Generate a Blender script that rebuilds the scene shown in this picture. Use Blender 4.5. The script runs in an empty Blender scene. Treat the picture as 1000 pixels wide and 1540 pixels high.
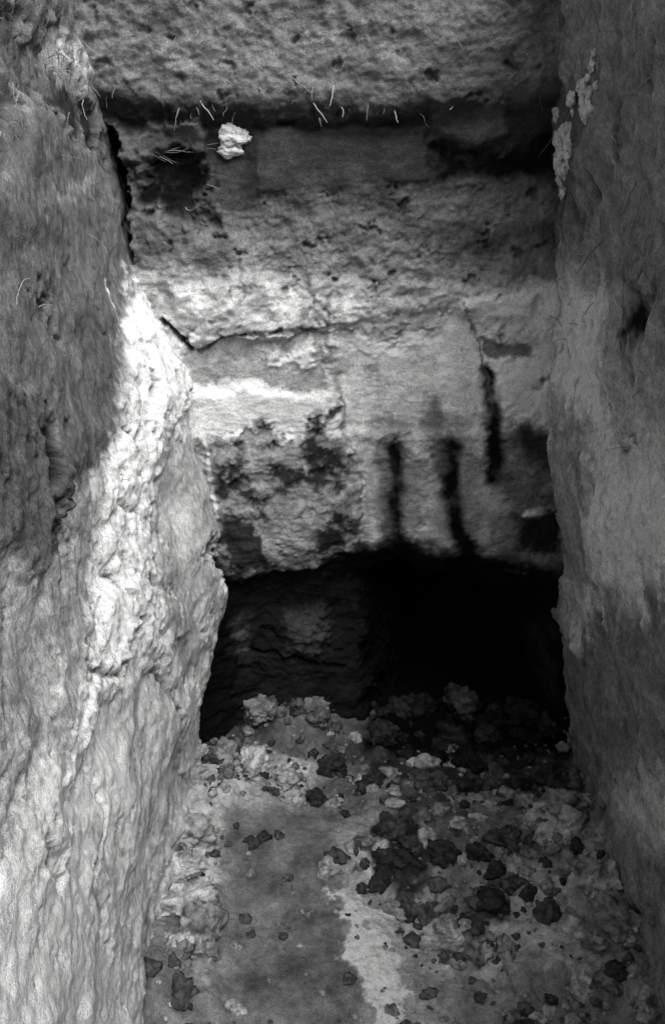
import bpy, math, numpy as np
from mathutils import Vector
rng=np.random.default_rng(7)
S=bpy.context.scene
# ------------------------------------------------------------ noise
def _h(ix,iy,iz,seed):
    n=(ix.astype(np.int64)*374761393+iy.astype(np.int64)*668265263+iz.astype(np.int64)*2147483647+seed*974634777)&0xffffffff
    n=((n^(n>>13))*1274126177)&0xffffffff
    n=((n^(n>>16))*2246822519)&0xffffffff
    return ((n^(n>>15))&0xffffff)/float(0xffffff)
def vnoise(x,y,z,seed=0):
    xi=np.floor(x);yi=np.floor(y);zi=np.floor(z)
    fx=x-xi;fy=y-yi;fz=z-zi
    u=fx*fx*fx*(fx*(fx*6-15)+10);v=fy*fy*fy*(fy*(fy*6-15)+10);w=fz*fz*fz*(fz*(fz*6-15)+10)
    r=0
    flat=(np.ndim(z)>0 and z.size>2000 and np.ptp(z)==0)
    for dx in(0,1):
        for dy in(0,1):
            for dz in((0,) if flat else (0,1)):
                g1=_h(xi+dx,yi+dy,zi+dz,seed)*2-1; g2=_h(xi+dx,yi+dy,zi+dz,seed+91)*2-1
                if flat: r=r+(g1*(fx-dx)+g2*(fy-dy))*(u if dx else 1-u)*(v if dy else 1-v);continue
                g3=_h(xi+dx,yi+dy,zi+dz,seed+173)*2-1
                d=g1*(fx-dx)+g2*(fy-dy)+g3*(fz-dz)
                r=r+d*(u if dx else 1-u)*(v if dy else 1-v)*(w if dz else 1-w)
    return r*1.5
def fbm(x,y,z,scale,octv=4,seed=0,gain=.5):
    s=0;a=1.;f=1./scale
    for o in range(octv):
        s=s+a*vnoise(x*f+o*17.3,y*f+o*5.1,z*f+o*9.7,seed+o*7); a*=gain; f*=2.03
    return s
def worley(u,v,scale,seed=0):
    x=u/scale;y=v/scale
    xi=np.floor(x);yi=np.floor(y)
    f1=np.full(x.shape,9.);idv=np.zeros(x.shape)
    z0=np.zeros_like(xi)
    for dx in(-1,0,1):
        for dy in(-1,0,1):
            cx=xi+dx;cy=yi+dy
            px=cx+_h(cx,cy,z0,seed);py=cy+_h(cx,cy,z0,seed+5)
            d=np.hypot(px-x,py-y)
            k=_h(cx,cy,z0,seed+11)
            m=d<f1
            idv=np.where(m,k,idv); f1=np.where(m,d,f1)
    return f1,idv
def ss(a,b,x):
    t=np.clip((x-a)/(b-a),0,1);return t*t*(3-2*t)
def sdpoly(u,v,P):
    P=np.asarray(P);n=len(P)
    d=np.full(u.shape,1e9);s=np.zeros(u.shape,bool)
    for i in range(n):
        a=P[i];b=P[(i+1)%n]
        ex,ey=b-a;wx=u-a[0];wy=v-a[1]
        t=np.clip((wx*ex+wy*ey)/(ex*ex+ey*ey+1e-12),0,1)
        d=np.minimum(d,np.hypot(wx-ex*t,wy-ey*t))
        c=((a[1]>v)!=(b[1]>v))
        with np.errstate(divide='ignore',invalid='ignore'):
            xx=(b[0]-a[0])*(v-a[1])/(b[1]-a[1]+1e-15)+a[0]
        s^=(c&(u<xx))
    return np.where(s,-d,d)
def sdline(u,v,P):
    P=np.asarray(P);d=np.full(u.shape,1e9)
    for a,b in zip(P[:-1],P[1:]):
        ex,ey=b-a;wx=u-a[0];wy=v-a[1]
        t=np.clip((wx*ex+wy*ey)/(ex*ex+ey*ey+1e-12),0,1)
        d=np.minimum(d,np.hypot(wx-ex*t,wy-ey*t))
    return d
# ------------------------------------------------------------ image pixels -> wall and floor coordinates, along camera rays
CZ=1.75;TH=math.radians(25);cT,sT=math.cos(TH),math.sin(TH);D=2.2
def ray(px,py):
    a=(px-500)/1500.;b=(py-770)/1500.
    return np.array([a,cT-sT*b,-sT-cT*b])
def sodz(x):
    return np.interp(x,[-.6,-.36,-.30,-.1,0.05,0.18,.24,.5,.7],[1.66,1.615,1.60,1.615,1.60,1.61,1.63,1.66,1.66])
def offB(x,z):
    return -.045*ss(-.03,.05,z-sodz(x))-.03*ss(0,.3,z-sodz(x))
def offL(y,z):
    return .105*np.exp(-((y-2.2)/.36)**2)*ss(.05,.5,z)*(1-ss(1.0,1.36,z)) + .02*np.exp(-((z-.6)/.3)**2)
def offR(y,z):
    return .03*np.exp(-((z-.9)/.25)**2)
def backP(px,py):
    r=ray(px,py);y=D
    for _ in range(6):
        t=y/r[1];x=r[0]*t;z=CZ+r[2]*t;y=D+float(offB(x,z))
    return (x,z)
def leftP(px,py):
    r=ray(px,py);o=0.
    for _ in range(8):
        t=(-.365-.069*CZ+o)/(r[0]+.069*r[2]);y=r[1]*t;z=CZ+r[2]*t
        o=.5*o+.5*float(offL(y,z))
    return (y,z)
def rightP(px,py):
    r=ray(px,py);o=0.
    for _ in range(8):
        t=(.65-.118*CZ-o)/(r[0]+.118*r[2]);y=r[1]*t;z=CZ+r[2]*t
        o=.5*o+.5*float(offR(y,z))
    return (y,z)
def floorP(px,py):
    r=ray(px,py);t=-CZ/r[2];return (r[0]*t,r[1]*t)
class Surf:
    def __init__(s,u,v,P,base,rough,seed,K,wa=.020,wb=.009):
        s.u=u;s.v=v;s.P=P;s.K=K;s.A=base**2.2/K;s.R=rough.copy();s.O=np.zeros_like(u)
        z0=np.zeros_like(u)
        s.wu=u+wa*fbm(u,v,z0,.12,3,seed)+wb*fbm(u,v,z0,.03,4,seed+3,.6)
        s.wv=v+wa*fbm(u,v,z0+5,.12,3,seed+1)+wb*fbm(u,v,z0+5,.03,4,seed+4,.6)
        s.m=fbm(u,v,z0+9,.07,6,seed+9,.62)
    def poly(s,pts,a=None,soft=.012,rough=None,off=0,mott=0,warp=1,k=1.,osoft=None):
        Q=[s.P(*p) for p in pts]
        U=s.u+(s.wu-s.u)*warp;V=s.v+(s.wv-s.v)*warp
        d=sdpoly(U,V,Q)
        al=1-ss(-soft,soft,d+mott*s.m*.012)
        if a is not None: a=a**2.2/s.K;s.A=s.A*(1-al*k)+a*al*k
        if rough is not None: s.R=s.R*(1-al)+rough*al
        if off:
            o=al if osoft is None else 1-ss(-osoft,osoft,d)
            s.O=s.O+off*o
        return d
    def line(s,pts,w,a=None,off=0,warp=.6,k=1.,brk=.8):
        Q=[s.P(*p) for p in pts]
        d=sdline(s.u+(s.wu-s.u)*warp,s.v+(s.wv-s.v)*warp,Q)
        al=(1-ss(w*.2,w,d))*np.clip((.8 if brk>=.5 else 1.)+brk*s.m,0,1)
        if a is not None: a=a**2.2/s.K;s.A=s.A*(1-al*k)+a*al*k
        s.O=s.O+off*al
def grid_mesh(name,X,Y,Z,A,mat,flip=False):
    n,m=X.shape
    co=np.stack([X,Y,Z],-1).reshape(-1,3).astype(np.float32)
    i=np.arange(n*m).reshape(n,m)
    q=np.stack([i[:-1,:-1],i[:-1,1:],i[1:,1:],i[1:,:-1]],-1).reshape(-1,4)
    if flip:q=q[:,::-1]
    return raw_mesh(name,co,q,A.reshape(-1),mat)
def raw_mesh(name,co,faces,A,mat,smooth=True):
    me=bpy.data.meshes.new(name)
    k=faces.shape[1]
    me.vertices.add(len(co));me.vertices.foreach_set('co',np.asarray(co,np.float32).ravel())
    me.loops.add(faces.size);me.loops.foreach_set('vertex_index',faces.ravel().astype(np.int32))
    me.polygons.add(len(faces));me.polygons.foreach_set('loop_start',np.arange(0,faces.size,k,dtype=np.int32))
    me.polygons.foreach_set('use_smooth',np.full(len(faces),smooth))
    me.update();me.validate()
    at=me.color_attributes.new('soil','FLOAT_COLOR','POINT')
    A=np.clip(A,.006,.88)
    c=np.stack([A,A,A,np.ones_like(A)],-1).astype(np.float32)
    at.data.foreach_set('color',c.ravel())
    me.materials.append(mat)
    ob=bpy.data.objects.new(name,me);S.collection.objects.link(ob);return ob
# ------------------------------------------------------------ materials
def soil_mat(name,g1=.3,g2=.3,bump=.5,scale=1.,ys=1.):
    m=bpy.data.materials.new(name);m.use_nodes=True;N=m.node_tree.nodes;L=m.node_tree.links
    b=N['Principled BSDF'];b.inputs['Roughness'].default_value=.95;b.inputs['Specular IOR Level'].default_value=.08
    at=N.new('ShaderNodeAttribute');at.attribute_name='soil'
    tc=N.new('ShaderNodeTexCoord')
    mp=N.new('ShaderNodeMapping');mp.inputs['Scale'].default_value=(1,ys,1);L.new(tc.outputs['Object'],mp.inputs[0])
    n1=N.new('ShaderNodeTexNoise');n1.inputs['Scale'].default_value=330*scale;n1.inputs['Detail'].default_value=2;n1.inputs['Roughness'].default_value=.8
    n2=N.new('ShaderNodeTexNoise');n2.inputs['Scale'].default_value=60*scale;n2.inputs['Detail'].default_value=3;n2.inputs['Roughness'].default_value=.72
    L.new(mp.outputs[0],n1.inputs['Vector']);L.new(mp.outputs[0],n2.inputs['Vector'])
    def mr(n,g):
        r=N.new('ShaderNodeMapRange');r.inputs[1].default_value=.3;r.inputs[2].default_value=.7;r.inputs[3].default_value=1-g;r.inputs[4].default_value=1+g*.8
        L.new(n.outputs[0],r.inputs[0]);return r
    r1=mr(n1,g1);r2=mr(n2,g2)
    mu=N.new('ShaderNodeMath');mu.operation='MULTIPLY';L.new(r1.outputs[0],mu.inputs[0]);L.new(r2.outputs[0],mu.inputs[1])
    vm=N.new('ShaderNodeVectorMath');vm.operation='SCALE';L.new(at.outputs['Color'],vm.inputs[0]);L.new(mu.outputs[0],vm.inputs['Scale'])
    mn=N.new('ShaderNodeVectorMath');mn.operation='MINIMUM';mn.inputs[1].default_value=(.88,.88,.88);L.new(vm.outputs[0],mn.inputs[0])
    L.new(mn.outputs[0],b.inputs['Base Color'])
    ad=N.new('ShaderNodeMath');ad.operation='ADD';L.new(n1.outputs[0],ad.inputs[0])
    m3=N.new('ShaderNodeMath');m3.operation='MULTIPLY';m3.inputs[1].default_value=2.;L.new(n2.outputs[0],m3.inputs[0]);L.new(m3.outputs[0],ad.inputs[1])
    bp=N.new('ShaderNodeBump');bp.inputs['Strength'].default_value=bump;bp.inputs['Distance'].default_value=.003
    L.new(ad.outputs[0],bp.inputs['Height']);L.new(bp.outputs[0],b.inputs['Normal'])
    return m
M_wall=soil_mat('soil_section',.45,.25,.6)
M_side=soil_mat('trench_side_soil',.48,.30,.7,1.,1.8)
M_floor=soil_mat('pit_floor_soil',.4,.35,.8)
M_clod=soil_mat('clod_soil',.4,.35,.9,1.2)
M_root=soil_mat('root_fibre',.2,.2,.2)
M_turf=soil_mat('turf',.5,.5,.8,.3)
def lumps(u,v,seed):
    a,i=worley(u,v,.030,seed);c,j=worley(u+.3,v,.013,seed+1)
    return np.sqrt(np.clip(1-a*a*1.3,0,1))*(.4+i)+.45*np.sqrt(np.clip(1-c*c*1.3,0,1))*(.3+j)
# ============================================================ BACK WALL
xs=np.arange(-.72,.92,.0032);zs=np.arange(-.03,2.03,.0032)
u,v=np.meshgrid(xs,zs)
py_=[0,60,130,170,188,200,285,330,400,450,500,560,640,700,780,820,850,1000,1200]
al_=[.42,.45,.40,.28,.18,.26,.32,.40,.50,.67,.78,.85,.86,.70,.60,.48,.12,.08,.08]  # tones by height; overhang and undercut shade painted in at their levels
zz=[backP(500,p)[1] for p in py_]
o=np.argsort(zz);zz=np.array(zz)[o];aa=np.array(al_)[o]
wob=.03*fbm(u,v,u*0,.25,4,3)
A=np.interp(v+wob,zz,aa);R=np.interp(v+wob,[0,backP(500,480)[1],backP(500,420)[1],backP(500,300)[1],2],[.7,.9,1.25,1.1,.9])
B=Surf(u,v,backP,A,R,11,.95)
P_=B.poly
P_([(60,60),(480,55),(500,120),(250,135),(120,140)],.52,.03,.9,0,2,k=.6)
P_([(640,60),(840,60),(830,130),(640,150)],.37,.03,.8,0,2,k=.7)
P_([(150,150),(400,160),(640,160),(640,185),(400,195),(150,190)],.17,.03,1.,0,2,k=.7)  # shade under the sod overhang, painted as a dark groove
P_([(300,190),(640,190),(650,268),(560,285),(420,292),(330,312),(290,290)],.22,.012,.1,0,1)  # dark topsoil panel; tone also holds painted shade of the sod overhang
P_([(385,195),(640,190),(645,268),(520,284),(390,290)],.27,.006,.05,-.004,0,.4)
P_([(290,240),(370,235),(370,300),(310,310)],.29,.01,.1,0,1,.5)
P_([(165,190),(300,185),(305,235),(235,245),(180,240)],.36,.012,.7,-.02,2)
P_([(185,250),(240,240),(290,255),(300,310),(330,335),(290,350),(240,320),(200,290)],.11,.025,.7,.022,3,2)
P_([(660,185),(840,150),(840,215),(790,235),(700,235),(655,225)],.22,.015,.4,0,1)
P_([(650,195),(700,235),(790,222),(845,195),(845,285),(760,275),(660,270)],.09,.02,.4,.02,1)  # right part below the sod, overhang shade painted into the dark soil
P_([(645,150),(760,145),(765,200),(710,225),(690,212),(650,212)],.30,.008,.2,-.012,1,.6)
P_([(150,195),(168,195),(190,290),(200,390),(188,390)],.05,.006,.3,.09,0)  # corner gap: cut in, with its shade also painted near black
P_([(200,330),(330,330),(360,380),(300,400),(200,390)],.36,.03,1.1,0,2)
P_([(640,290),(840,290),(840,400),(640,380)],.44,.04,1.1,0,2)
P_([(640,340),(840,330),(840,350),(640,365)],.28,.02,1.,0,3,k=.5)
# pale horizons
P_([(250,430),(500,415),(840,440),(830,480),(600,470),(460,495),(330,510),(280,520)],.76,.025,1.1,-.010,2,osoft=.01)
P_([(230,395),(500,385),(700,400),(690,425),(500,430),(240,440)],.60,.03,1.2,0,3,2,k=.7)
P_([(700,450),(830,430),(850,470),(830,500),(740,505),(700,470)],1.0,.014,.7,-.008,2)
P_([(285,525),(330,512),(455,497),(495,505),(490,590),(400,592),(300,590),(275,580)],.66,.010,.3,.012,1)
P_([(390,525),(470,520),(480,560),(430,555),(400,545)],1.05,.014,.8,-.006,3)
P_([(500,505),(640,500),(690,460),(720,500),(745,600),(740,650),(520,650),(505,560)],.85,.014,.25,.008,1)
P_([(510,515),(640,505),(635,530),(540,528)],1.1,.012,.5,-.005,2)
P_([(720,530),(800,540),(850,500),(870,520),(870,600),(790,612),(745,610),(735,560)],1.2,.018,.6,0,2)
P_([(725,515),(810,515),(815,538),(730,538)],.50,.008,.4,.008,1)
P_([(265,580),(380,583),(490,596),(486,625),(430,646),(390,652),(360,648),(300,648),(265,646)],1.6,.010,.2,-.004,1,osoft=.02)
# lower left block
P_([(300,652),(360,652),(450,658),(495,620),(520,680),(545,830),(500,850),(430,870),(360,880),(310,800)],.54,.014,.8,-.008,2,osoft=.02)
for Q in ([(455,620),(495,612),(500,660),(525,740),(500,745),(470,690)],[(420,700),(480,700),(520,745),(450,735),(400,740),(380,770),(370,740)],
          [(350,760),(440,800),(450,835),(410,850),(350,870),(330,800)],[(340,650),(370,655),(375,720),(350,730)],[(410,640),(430,650),(435,700),(415,690)],[(480,780),(530,775),(540,830),(480,850)],[(315,680),(335,680),(340,760),(320,760)]):
    P_(Q,.22,.020,.8,.006,3,2.)
for Q in ([(380,775),(460,790),(470,840),(440,870),(420,830)],[(430,660),(455,665),(460,700),(440,695)],[(500,720),(530,720),(535,745),(505,745)],[(380,660),(405,660),(405,730),(385,730)],[(455,745),(500,750),(490,780),(455,780)]):
    P_(Q,.66,.014,.8,0,3,2.)
# centre and right, stains
P_([(540,700),(740,700),(760,820),(700,845),(550,830)],.70,.05,.3,0,1)
P_([(550,780),(640,790),(680,815),(600,822),(550,818)],.90,.016,.35,0,2)
P_([(750,650),(850,650),(850,870),(770,860),(750,780)],.44,.04,.9,0,2)
P_([(770,780),(845,775),(845,830),(790,835)],.18,.014,.9,0,2)
P_([(780,640),(830,640),(835,700),(790,700)],.25,.03,.9,0,2)
B.line([(797,772),(825,770)],.016,.95,-.008);B.line([(765,868),(785,866)],.012,.9,-.008)
# organic seepage stains running down the section
B.line([(600,655),(600,740),(592,775),(600,835)],.060,.34,.003,.8,.85)
B.line([(598,680),(600,740),(594,775),(603,835)],.038,.03,.006,.7,1,.25)
B.line([(678,650),(682,750),(692,800),(720,850)],.058,.32,.003,.8,.85)
B.line([(676,675),(680,740),(688,790),(716,850)],.038,.03,.008,.7,1,.25)
B.line([(733,560),(745,640),(742,720)],.034,.08,.014,.8,1,.3)
B.line([(572,640),(578,740),(585,830)],.035,.42,.002,1,.8)
B.line([(648,610),(660,700)],.034,.40,.003,1,.9)
B.line([(630,700),(628,790)],.025,.45,0,1,.6)
B.line([(712,700),(716,790)],.025,.42,0,1,.6)
B.line([(555,848),(640,852),(740,866),(840,872)],.065,.05,.0,1,.97,.4)  # not a stain: painted shade fading into the undercut
B.line([(350,885),(450,872),(545,850)],.045,.08,.0,1,.9,.4)  # same painted shade along the left lip of the undercut
B.line([(700,455),(720,520),(738,600)],.006,.45,.004)
B.line([(490,440),(492,500),(508,600),(530,680),(548,830)],.009,.36,.006,1,.7)
B.line([(515,590),(530,680),(550,820)],.006,.9,-.003,1,.8)
B.line([(460,395),(465,450),(455,490)],.007,.42,.003,1,.7);B.line([(355,400),(358,490)],.006,.42,.003,1,.6)
B.line([(300,530),(330,512),(375,498),(450,493),(475,498)],.008,.16,.008)
B.line([(505,500),(560,495),(620,498),(650,492)],.007,.4,.003,1,.7)
B.line([(310,640),(308,700),(325,780)],.008,.9,-.003)
B.line([(245,480),(275,510),(290,525)],.010,.15,.02)
B.line([(600,445),(640,440)],.02,.25,.0,1,.8);B.line([(800,585),(840,560)],.012,.4,.006)
# undercut at the base of the section; black soil darkened further to paint its shade
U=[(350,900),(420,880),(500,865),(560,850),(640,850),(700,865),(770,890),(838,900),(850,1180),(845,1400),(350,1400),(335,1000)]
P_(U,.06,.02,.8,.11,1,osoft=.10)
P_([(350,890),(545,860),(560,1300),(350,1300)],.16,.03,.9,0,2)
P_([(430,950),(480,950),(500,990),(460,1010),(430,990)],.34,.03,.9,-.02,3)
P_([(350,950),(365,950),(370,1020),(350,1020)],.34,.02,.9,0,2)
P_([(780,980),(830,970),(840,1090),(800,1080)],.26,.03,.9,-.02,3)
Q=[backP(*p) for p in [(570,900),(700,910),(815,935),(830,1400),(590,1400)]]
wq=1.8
d=sdpoly(u+(B.wu-u)*wq,v+(B.wv-v)*wq,Q);B.O+=.38*(1-ss(-.13,.07,d));e=1-ss(-.02,.06,d);B.A=B.A*(1-e)+.006*e  # deepest part pushed back and painted near black for cavity shade
B.line([(380,1010),(520,1040)],.012,.1,.02)
B.A=B.A*np.clip(1+.42*B.m,.35,1.7)*(1+.18*B.R*np.clip(fbm(u,v,u*0+4,.012,2,93),-1,1))
lp=lumps(B.wu,B.wv*1.1,31)
off=offB(u,v)+B.O+.014*fbm(u,v,u*0,.22,4,21)+B.R*(.0078*fbm(u,v,u*0+2,.06,6,25,.62)-.0012*lp)+.0010*fbm(u,v*3,u*0,.03,3,44)
pit=fbm(u,v,u*0+3,.06,4,61,.6);off+=.010*ss(.45,.8,pit)*B.R;B.A*=1-.4*ss(.45,.75,pit)*np.minimum(B.R,1)
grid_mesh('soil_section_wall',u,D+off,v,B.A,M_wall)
# ============================================================ LEFT WALL
ys=np.concatenate([np.arange(-1.35,.6,.03),np.arange(.6,1.2,.006),np.arange(1.2,2.34,.0038)]);zs=np.arange(-.03,2.03,.0042)
u,v=np.meshgrid(ys,zs)
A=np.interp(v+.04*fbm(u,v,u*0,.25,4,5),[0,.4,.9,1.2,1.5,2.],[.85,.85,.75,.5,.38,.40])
L=Surf(u,v,leftP,A,np.full_like(A,.8),51,.80,.035,.018)
P_=L.poly
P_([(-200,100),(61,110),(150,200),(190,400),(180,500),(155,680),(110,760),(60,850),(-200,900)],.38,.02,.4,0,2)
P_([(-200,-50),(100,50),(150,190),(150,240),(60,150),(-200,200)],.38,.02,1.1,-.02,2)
P_([(60,60),(120,60),(150,110),(90,110)],.75,.016,1.,0,3,k=.6)
P_([(110,130),(150,200),(150,240),(100,180)],.2,.02,.7,0,2)
P_([(80,290),(145,260),(150,275),(90,305)],.6,.014,.3,0,2,k=.7)
P_([(-200,560),(60,600),(110,780),(60,850),(-200,850)],.31,.03,.9,.01,3)
P_([(120,480),(175,480),(155,680),(110,700)],.34,.03,.6,0,2)
for Q in ([(70,740),(110,760),(100,810),(70,800)],[(60,640),(85,640),(90,680),(60,690)],[(60,440),(85,450),(100,520),(80,500)]):
    P_(Q,.12,.018,.9,-.025,3)
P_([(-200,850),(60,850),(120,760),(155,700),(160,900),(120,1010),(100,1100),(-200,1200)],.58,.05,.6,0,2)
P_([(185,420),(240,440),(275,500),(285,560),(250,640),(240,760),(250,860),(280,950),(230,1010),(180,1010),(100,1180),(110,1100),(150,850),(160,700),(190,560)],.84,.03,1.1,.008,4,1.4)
for Q in ([(190,470),(215,480),(210,560),(195,540)],[(225,600),(245,600),(235,700),(215,690)],[(175,700),(215,720),(200,800),(180,790)],[(150,900),(200,860),(210,930),(160,990)],[(230,870),(270,900),(270,980),(240,960)]):
    P_(Q,1.1,.02,1.,.008,3)
P_([(240,660),(300,640),(325,760),(310,850),(290,900),(300,1000),(270,1040),(240,950),(225,860)],.66,.02,.3,0,1)
P_([(250,740),(300,720),(310,830),(290,880),(250,800)],.72,.02,.15,0,1)
P_([(300,820),(345,850),(360,1000),(350,1120),(300,1120),(320,980)],.22,.02,.8,-.03,2)
P_([(180,1010),(240,1000),(270,1060),(280,1180),(230,1290),(180,1200),(150,1100)],.78,.02,.35,0,2)
P_([(60,1180),(130,1180),(150,1300),(110,1340),(70,1300)],.88,.02,.6,0,2)
P_([(110,1110),(160,1110),(190,1210),(230,1300),(200,1467),(240,1600),(-100,1600),(-100,1300),(90,1320)],1.3,.025,.5,0,2,k=.95)
P_([(140,1200),(170,1230),(180,1350),(150,1380)],.74,.02,.4,0,2)
P_([(190,1320),(225,1290),(235,1467),(180,1467)],.66,.02,.5,0,2,k=.8)
B=L
B.line([(75,1280),(100,1320)],.022,.15,-.02)
B.line([(185,650),(210,700),(205,780),(175,760)],.013,.30,-.02)
B.line([(160,860),(200,930),(180,1000),(130,1000)],.013,.30,-.02)
B.line([(270,500),(288,520),(270,600)],.012,.25,-.02)
B.line([(230,1010),(262,1050),(262,1110)],.018,.2,-.02)
B.line([(215,870),(230,890)],.016,.25,-.015)
B.line([(225,560),(215,640),(230,700)],.010,.35,-.015)
B.line([(205,620),(200,660)],.012,.3,-.015)
B.line([(235,740),(225,830),(240,900)],.009,.4,-.01)
B.line([(160,430),(180,470)],.01,.8,.004)
B.line([(265,1080),(285,1200),(245,1330)],.014,.35,-.01,k=.7)
B.line([(130,1130),(160,1230),(150,1330),(170,1440)],.014,.45,-.012,k=.8)
L.A=L.A*np.clip(1+.40*L.m,.4,1.6)*(1+.25*np.clip(fbm(u*1.8,v,u*0+4,.014,2,93),-1,1))
off=offL(u,v)+L.O+.020*fbm(u,v,u*0,.26,4,71)+L.R*(.0095*fbm(u*1.8,v,u*0,.08,6,75,.62)+.0016*lumps(L.wu*1.6,L.wv,81))
pit=fbm(u*1.6,v,u*0+3,.08,4,66,.6);off-=.014*ss(.42,.8,pit)*L.R;L.A*=1-.55*ss(.45,.75,pit)*L.R
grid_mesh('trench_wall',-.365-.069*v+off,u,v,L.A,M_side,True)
# ============================================================ RIGHT WALL
u,v=np.meshgrid(ys,zs)
A=np.interp(v+.05*fbm(u,v,u*0+7,.25,4,5),[0,.3,.7,1.,1.2,1.5,2.],[.42,.40,.5,.60,.5,.42,.42])
Rr=Surf(u,v,rightP,A,np.full_like(A,.9),151,.50,.05,.025)
P_=Rr.poly
P_([(835,60),(960,60),(1100,200),(1100,500),(900,420),(860,420),(838,300)],.40,.04,.9,0,2)
P_([(835,100),(880,120),(880,330),(840,380)],.30,.03,.9,0,2)
P_([(835,430),(900,440),(910,560),(900,640),(860,620),(840,560)],.72,.07,.8,0,4)
P_([(890,680),(960,660),(1100,700),(1100,900),(950,860),(890,820)],.68,.09,.8,0,4)
P_([(840,600),(885,640),(890,860),(850,860)],.46,.05,.8,0,3)
P_([(850,880),(905,890),(900,950),(860,980)],.64,.05,.9,0,3)
P_([(860,980),(920,900),(1100,900),(1100,1180),(940,1190),(880,1130)],.38,.06,.8,0,3)
P_([(930,1180),(1100,1150),(1100,1300),(930,1240)],.60,.06,.8,0,3)
P_([(938,440),(975,430),(980,510),(940,500)],.08,.04,.5,0,2,)  # hollow drawn by colour alone, its shade painted without relief
Rr.line([(900,560),(915,660),(960,650)],.014,.2,-.01)
Rr.line([(880,860),(925,1000),(935,1100)],.016,.22,-.01)
Rr.A*=np.clip(1+.45*Rr.m,.35,1.7)*(1+.25*np.clip(fbm(u*1.8,v,u*0+4,.014,2,193),-1,1))
off=offR(u,v)+Rr.O+.022*fbm(u,v,u*0,.24,4,171)+Rr.R*(.012*fbm(u*1.8,v,u*0,.09,6,175,.62)+.0018*lumps(Rr.wu*1.6,Rr.wv,181))
pit=fbm(u*1.6,v,u*0+3,.1,4,166,.6);off-=.016*ss(.4,.8,pit);Rr.A*=1-.55*ss(.45,.75,pit)
RX=.65-.118*v-off
grid_mesh('trench_wall',RX,u,v,Rr.A,M_side)
def rx(y,z): return RX[np.clip(np.searchsorted(zs,z),0,len(zs)-1),np.clip(np.searchsorted(ys,y),0,len(ys)-1)]
# end wall behind the photographer
xs=np.arange(-.72,.92,.03);zz2=np.arange(-.03,2.03,.03);u,v=np.meshgrid(xs,zz2)
grid_mesh('trench_wall',u,-1.3+.03*fbm(u,v,u*0,.2,4,9),v,.25+.1*fbm(u,v,u*0,.2,3,3),M_side,True)
up=[]
def bk(px,py,r,alb,w=1.,h=.7):
    x,z=backP(px,py);return ((x,D+float(offB(x,z))-.008,z),(r*w,r*.35,r*h),alb)
def rk(px,py,r,alb):
    y,z=rightP(px,py);return ((rx(y,z)-.004,y,z),(r*.65,r*1.15,r),alb)
for px,py,r,w_,h_ in [(348,202,.028,1.,.62),(366,208,.014,1,.7),(336,199,.012,1,.6),(344,227,.022,1.,.5),(358,218,.010,.6,1)]: up.append(bk(px,py,r,.88,w_,h_))
for i in range(70):
    k=rng.normal(0,1,2);up.append(rk(857+k[0]*8,244+k[1]*22,rng.uniform(.006,.020),rng.uniform(.65,.88)))
for i in range(18): up.append(rk(rng.normal(884,7),rng.normal(150,13),rng.uniform(.006,.015),.88))
for i in range(10): up.append(rk(rng.normal(893,4),rng.normal(100,14),rng.uniform(.004,.011),.86))
# ============================================================ FLOOR
xs=np.arange(-.75,.95,.0038);ys=np.concatenate([np.arange(-1.4,.9,.02),np.arange(.9,2.85,.0038)])
u,v=np.meshgrid(xs,ys)
F=Surf(u,v,floorP,np.full_like(u,.48),np.full_like(u,1.),201,.78)
P_=F.poly
P_([(340,1240),(400,1215),(500,1225),(530,1300),(510,1360),(540,1467),(560,1700),(300,1700),(325,1400)],.42,.014,.2,0,2)
P_([(270,1130),(420,1130),(480,1160),(440,1210),(340,1230),(330,1350),(240,1350)],.64,.02,1.,.01,2)
P_([(230,1350),(330,1340),(330,1467),(310,1700),(200,1700)],.44,.02,1.,.01,2)
P_([(510,1260),(560,1250),(600,1330),(700,1360),(700,1467),(680,1700),(560,1700),(545,1467),(520,1350)],.60,.025,.5,0,3,2)
P_([(505,1345),(560,1350),(580,1400),(600,1440),(610,1600),(560,1600),(530,1440)],.95,.014,.4,.004,3,3)
P_([(540,1255),(570,1255),(570,1315),(548,1310)],.85,.012,.4,0,2,2)
P_([(790,1210),(850,1210),(870,1280),(820,1300),(790,1260)],.92,.016,.9,.015,2)
P_([(700,1320),(860,1310),(870,1467),(720,1467)],.70,.03,.7,0,3,2)
P_([(700,1360),(760,1340),(770,1400),(720,1420),(690,1400)],.30,.02,.9,.01,2)
P_([(600,1180),(700,1200),(760,1250),(740,1330),(660,1320),(600,1250)],.38,.03,.9,.01,3,2)
P_([(555,1250),(620,1230),(650,1300),(600,1350),(565,1330)],.22,.014,.8,.015,2)
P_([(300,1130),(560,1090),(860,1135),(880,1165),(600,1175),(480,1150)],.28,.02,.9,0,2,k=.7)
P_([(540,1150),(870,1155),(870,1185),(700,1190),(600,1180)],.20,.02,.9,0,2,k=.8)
P_([(540,1140),(875,1145),(870,800),(540,800)],.05,.04,.9,0,1)  # undercut floor, here and on the next line, painted dark for its shade
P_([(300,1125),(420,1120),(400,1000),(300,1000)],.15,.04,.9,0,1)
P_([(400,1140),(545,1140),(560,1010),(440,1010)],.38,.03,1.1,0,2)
P_([(870,1150),(1100,1150),(1100,1600),(880,1500)],.54,.04,1.,.02,2)
F.A*=np.clip(1+.45*F.m,.3,1.8)*np.clip(1+.5*fbm(u,v,u*0,.14,3,777),.5,1.5)
def mound(cx,cy,r,h):
    return h*np.exp(-(((F.wu-cx)/r)**2+((F.wv-cy)/r)**2))
off=F.O+.02*fbm(u,v,u*0,.3,3,271)+F.R*(.018*fbm(u,v,u*0,.08,6,275,.6)+.003*lumps(F.wu,F.wv,281))
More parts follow.
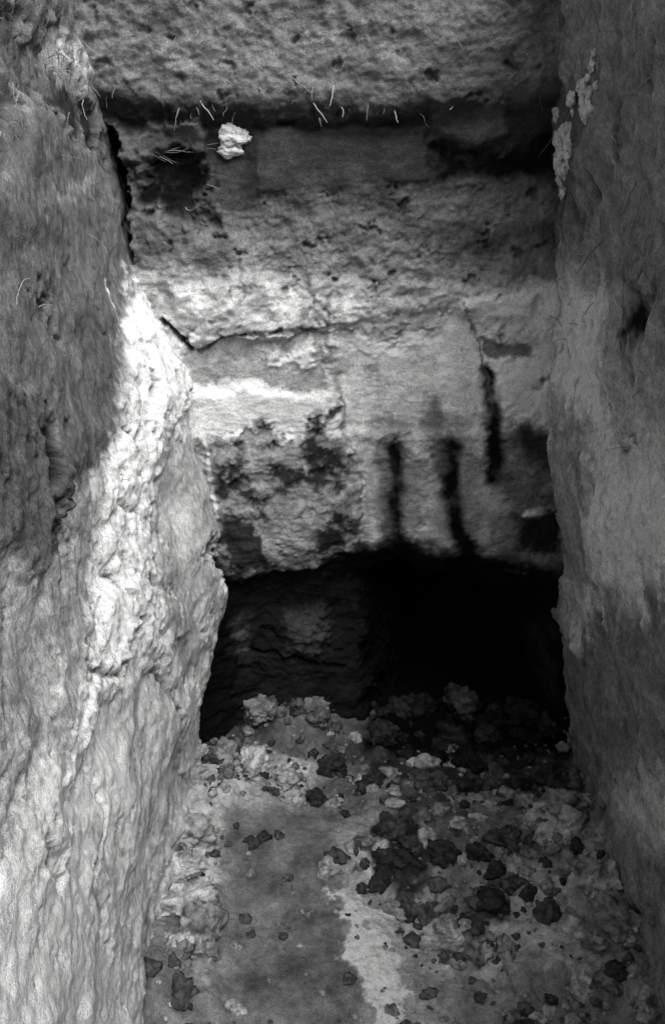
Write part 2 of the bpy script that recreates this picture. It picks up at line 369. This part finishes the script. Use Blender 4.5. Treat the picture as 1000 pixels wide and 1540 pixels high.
off+=mound(-.12,2.42,.17,.11)+mound(.36,2.4,.12,.04)+mound(.6,1.8,.2,.05)+mound(-.36,2.0,.12,.05)+mound(.65,1.5,.2,.05)+mound(-.4,1.5,.14,.05)
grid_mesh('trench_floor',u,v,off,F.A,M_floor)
FO=off
def fz(x,y):
    i=np.clip(np.searchsorted(ys,y),0,len(ys)-1);j=np.clip(np.searchsorted(xs,x),0,len(xs)-1);return FO[i,j]
# ============================================================ CLODS
import bmesh
def ico(n):
    bm=bmesh.new();bmesh.ops.create_icosphere(bm,subdivisions=n,radius=1)
    V=np.array([w.co[:] for w in bm.verts]);Fc=np.array([[w.index for w in f.verts] for f in bm.faces]);bm.free();return V,Fc
IC={2:ico(2),3:ico(3),4:ico(4),5:ico(5)}
def clods(name,items):
    cs=[];fs=[];As=[];nb=0
    for (c,s,alb) in items:
        r=max(s);V,Fc=IC[5 if r>.04 else 4 if r>.022 else 3 if r>.009 else 2]
        o=rng.random(3)*50
        X,Y,Z=(V+o).T
        nn=rng.normal(size=(9,3));nn/=np.linalg.norm(nn,axis=1)[:,None];dd=rng.uniform(.55,.95,9)
        pr=V@nn.T
        k=np.min(np.where(pr>.05,dd/np.maximum(pr,.05),9),axis=1);k=np.minimum(k,1.1)
        k=k*(1+.40*fbm(X,Y,Z,.8,4,3,.62)+.13*fbm(X,Y,Z,.22,3,8,.6))
        W=V*k[:,None]*np.array(s)*1.15
        if s[0]>s[1]*.7 and s[1]>s[0]*.6:
            a=rng.random()*6.28;t=rng.normal()*.4
            W=W@np.array([[math.cos(a),math.sin(a),0],[-math.sin(a),math.cos(a),0],[0,0,1]])@np.array([[1,0,0],[0,math.cos(t),math.sin(t)],[0,-math.sin(t),math.cos(t)]])
        cs.append(W+np.array(c));fs.append(Fc+nb);nb+=len(V)
        As.append(alb*np.clip(1+.9*fbm(X,Y,Z,.5,3,5),.25,1.9))
    return raw_mesh(name,np.concatenate(cs),np.concatenate(fs),np.concatenate(As),M_clod)
def fl(px,py,r,alb,flat=.75,up=.15):
    x,y=floorP(px,py);return ((x,y,fz(x,y)+r*up),(r,r*rng.uniform(.7,1.),r*flat*rng.uniform(.8,1.1)),alb)
dark=[];pale=[]
for px,py,r in [(555,1178,.030),(590,1185,.026),(640,1190,.022),(590,1262,.040),(600,1300,.045),(575,1330,.028),(665,1295,.032),(510,1295,.024),(540,1268,.013),(548,1298,.014),(536,1283,.01),(760,1285,.042),(740,1370,.040),(770,1345,.028),
      (830,1185,.045),(800,1170,.03),(500,1160,.03),(520,1222,.014),(510,1160,.02),(360,1135,.02),(700,1190,.03),(610,1360,.03),(820,1390,.030),(395,1265,.018),(420,1260,.016),(375,1268,.014),(745,1320,.028),(620,1285,.03),(720,1300,.026),(660,1185,.03),(740,1180,.035),(780,1190,.03)]:
    dark.append(fl(px,py,r,.05 if rng.random()<.5 else .10))
for px,py,r in [(640,1155,.03),(585,1165,.02),(660,1225,.02),(640,1240,.02),(560,1190,.018),(795,1215,.022),(840,1240,.055),(850,1270,.04),(285,1265,.055),(270,1320,.05),(390,1165,.045),(340,1155,.04),(300,1150,.035),(430,1185,.03),
      (800,1165,.012),(690,1255,.03),(720,1240,.02),(640,1270,.03),(300,1420,.05),(280,1380,.05),(925,1310,.055),(900,1380,.05),(960,1350,.05),(540,1305,.008),(690,1300,.02),(850,1330,.03),(880,1230,.03),(860,1420,.035),(760,1440,.025),(930,1430,.05)]:
    pale.append(fl(px,py,r,rng.uniform(.25,.6)))
for i in range(130):
    x=rng.normal(-.13,.12);y=rng.normal(2.36,.1)
    if y<2.21 and abs(x)>.3: continue
    r=abs(rng.normal(0,.016))+.006
    (pale if rng.random()<.45 else dark).append(((x,y,fz(x,y)+r*.3),(r,r*.8,r*.7),rng.uniform(.06,.24)))
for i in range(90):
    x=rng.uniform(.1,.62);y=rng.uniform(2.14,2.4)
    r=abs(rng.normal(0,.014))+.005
    dark.append(((x,y,fz(x,y)+r*.3),(r,r*.8,r*.7),rng.uniform(.012,.06)))  # clods inside the undercut, colour darkened to stand for its shade
pale.append(((.37,2.36,fz(.37,2.36)+.01),(.042,.04,.04),.10))
pale.append(((.07,2.42,fz(.07,2.42)+.03),(.045,.03,.03),.2))
for i in range(2300):
    x=rng.uniform(-.42,.68);y=rng.uniform(1.15,2.26)
    q=vnoise(np.array([x*6]),np.array([y*6]),np.array([0.]),4)[0]
    if -.27<x<.03 and y<1.98 and rng.random()<.88: continue
    if q<-.1 and rng.random()<.7: continue
    if x>.05 and y>2.1 and rng.random()<.6: continue
    r=min(.028,.0025+rng.exponential(.0052))
    (dark if rng.random()<.38 else pale).append(((x,y,fz(x,y)+r*.1),(r,r*rng.uniform(.7,1),r*.7),0))
dark=[(c,s,a if a else rng.uniform(.04,.14)) for c,s,a in dark];pale=[(c,s,a if a else rng.uniform(.18,.55)) for c,s,a in pale]
clods('dark_soil_clods',dark);clods('pale_soil_rubble',pale)
clods('white_fragments',up)  # white flakes and crumbs on the back and right walls
# ============================================================ ROOTS AND GRASS
def tubes(name,paths,mat,alb):
    cs=[];fs=[];As=[];nb=0;K=5
    for P,r0,r1 in paths:
        P=np.array(P);n=len(P)
        T=np.gradient(P,axis=0);T/=np.linalg.norm(T,axis=1)[:,None]+1e-9
        ref=np.array([.3,.2,.93]);N1=np.cross(T,ref);N1/=np.linalg.norm(N1,axis=1)[:,None]+1e-9;N2=np.cross(T,N1)
        rr=np.linspace(r0,r1,n)
        a=np.arange(K)*2*math.pi/K
        V=P[:,None]+rr[:,None,None]*(np.cos(a)[None,:,None]*N1[:,None]+np.sin(a)[None,:,None]*N2[:,None])
        i=np.arange(n*K).reshape(n,K);j=np.roll(i,-1,1)
        fs.append(np.stack([i[:-1],j[:-1],j[1:],i[1:]],-1).reshape(-1,4)+nb);cs.append(V.reshape(-1,3));nb+=n*K
        As.append(np.full(n*K,alb*rng.uniform(.4,1.3)))
    return raw_mesh(name,np.concatenate(cs),np.concatenate(fs),np.concatenate(As),mat)
def rootpath(start,dirv,L,wig,n=12,grav=.5):
    p=np.array(start,float);d=np.array(dirv,float);d/=np.linalg.norm(d);out=[p.copy()]
    for i in range(n):
        d=d+rng.normal(0,wig,3)+np.array([0,0,-grav/n]);d/=np.linalg.norm(d);p=p+d*L/n;out.append(p.copy())
    return out
R1=[]
def rb(px,py):
    x,z=backP(px,py);return (x,D+float(offB(x,z))+.005,z)
for px,py,dx,L in [(500,118,.2,.06),(512,140,.3,.04),(458,145,.5,.07),(470,165,.2,.04),(430,110,1.,.07),(590,75,.7,.07),(600,95,-.3,.05),(390,125,.1,.04),(505,150,.1,.04),(590,160,.6,.04),(680,150,.1,.03),(300,150,.4,.05),(270,160,-.4,.05)]:
    R1.append((rootpath(rb(px,py),(dx,-.35,-.8),L,.18),.0021,.0008))
for i in range(80):
    px=rng.uniform(160,830);py=rng.uniform(40,190) if rng.random()<.8 else rng.uniform(190,480)
    R1.append((rootpath(rb(px,py),(rng.normal(),-.25,-.6),rng.uniform(.015,.045),.3,8),.0008,.0004))
for i in range(14):
    px=rng.uniform(170,320);py=rng.uniform(190,235)
    R1.append((rootpath(rb(px,py),(1,-.15,rng.normal(0,.2)),rng.uniform(.04,.1),.1,8,.1),.0012,.0005))
tubes('hanging_roots',R1,M_root,.30)
R2=[]
for i in range(40):
    y=rng.uniform(1.5,2.2);z=rng.uniform(1.1,1.85)
    x=.65-.118*z-float(offR(y,z))
    R2.append((rootpath((x,y,z),(-.15,rng.normal(0,.6),rng.normal(-.3,.5)),rng.uniform(.03,.09),.2,10),.0010,.0005))
for i in range(28):
    y=rng.uniform(1.3,2.1);z=rng.uniform(1.25,1.85)
    x=-.365-.069*z+float(offL(y,z))
    R2.append((rootpath((x,y,z),(.12,rng.normal(0,.6),rng.normal(-.2,.5)),rng.uniform(.03,.07),.2,10),.0009,.0004))
for i in range(60):
    y,z=leftP(rng.uniform(62,160),rng.uniform(55,125))
    x=-.365-.069*z+float(offL(y,z))
    R2.append((rootpath((x,y,z),(.25,rng.normal(0,.6),rng.normal(-.1,.5)),rng.uniform(.02,.05),.25,8),.0009,.0004))
tubes('side_wall_roots',R2,M_root,.28)
G=[]
for i in range(2200):
    s=rng.integers(3)
    if s==0: x=-.50-rng.exponential(.08);y=rng.uniform(-1,2.2)
    elif s==1: x=.42+rng.exponential(.08);y=rng.uniform(-1,2.2)
    else: x=rng.uniform(-.6,.5);y=2.12+rng.exponential(.08)
    G.append((rootpath((x,y,1.99),(rng.normal(0,.5),rng.normal(0,.5),1),rng.uniform(.05,.14),.15,5,.8),.0014,.0004))
tubes('grass_tufts',G,M_root,.2)
# ============================================================ GROUND
hx0,hx1,hy0,hy1=-.51,.425,-1.31,2.12
def axis(a,b):
    o=np.array([300,100,30,10,4,2,1,.5,.25,.1,0.])
    return np.concatenate([a-o,b+o[::-1]])
gx=axis(hx0,hx1);gy=axis(hy0,hy1)
X,Y=np.meshgrid(gx,gy);n,m=X.shape
i=np.arange(n*m).reshape(n,m)
q=np.stack([i[:-1,:-1],i[:-1,1:],i[1:,1:],i[1:,:-1]],-1)
keep=np.ones(q.shape[:2],bool);keep[10,10]=False
q=q[keep]
raw_mesh('ground',np.stack([X,Y,2.0+0*X],-1).reshape(-1,3),q,np.full(n*m,.1),M_turf)
# ============================================================ LIGHT
w=bpy.data.worlds.new('World');S.world=w;w.use_nodes=True;N=w.node_tree.nodes;Lk=w.node_tree.links
sk=N.new('ShaderNodeTexSky');sk.sky_type='NISHITA';sk.sun_disc=False;sk.dust_density=4.;sk.air_density=1.5
sd=Vector((.40,-.58,1.)).normalized()
el=math.asin(sd.z);az=math.atan2(sd.x,sd.y)
sk.sun_elevation=el;sk.sun_rotation=az
bw=N.new('ShaderNodeRGBToBW');Lk.new(sk.outputs[0],bw.inputs[0]);bg=N['Background'];Lk.new(bw.outputs[0],bg.inputs[0]);bg.inputs[1].default_value=.15
l=bpy.data.lights.new('sun','SUN');l.energy=5.;l.angle=math.radians(45);l.color=(1,.995,.985)
so=bpy.data.objects.new('sun',l);S.collection.objects.link(so);so.rotation_euler=sd.to_track_quat('Z','Y').to_euler();so.location=(2,-2,6)
# ============================================================ CAMERA
c=bpy.data.cameras.new('camera');co=bpy.data.objects.new('camera',c);S.collection.objects.link(co)
co.location=(0,0,CZ);co.rotation_euler=(math.radians(90-25),0,0)
c.sensor_fit='VERTICAL';c.sensor_height=24;c.lens=24*1500/1540;c.clip_start=.02;c.clip_end=1000
S.camera=co
S.view_settings.view_transform='Standard';S.view_settings.look='None';S.view_settings.exposure=0
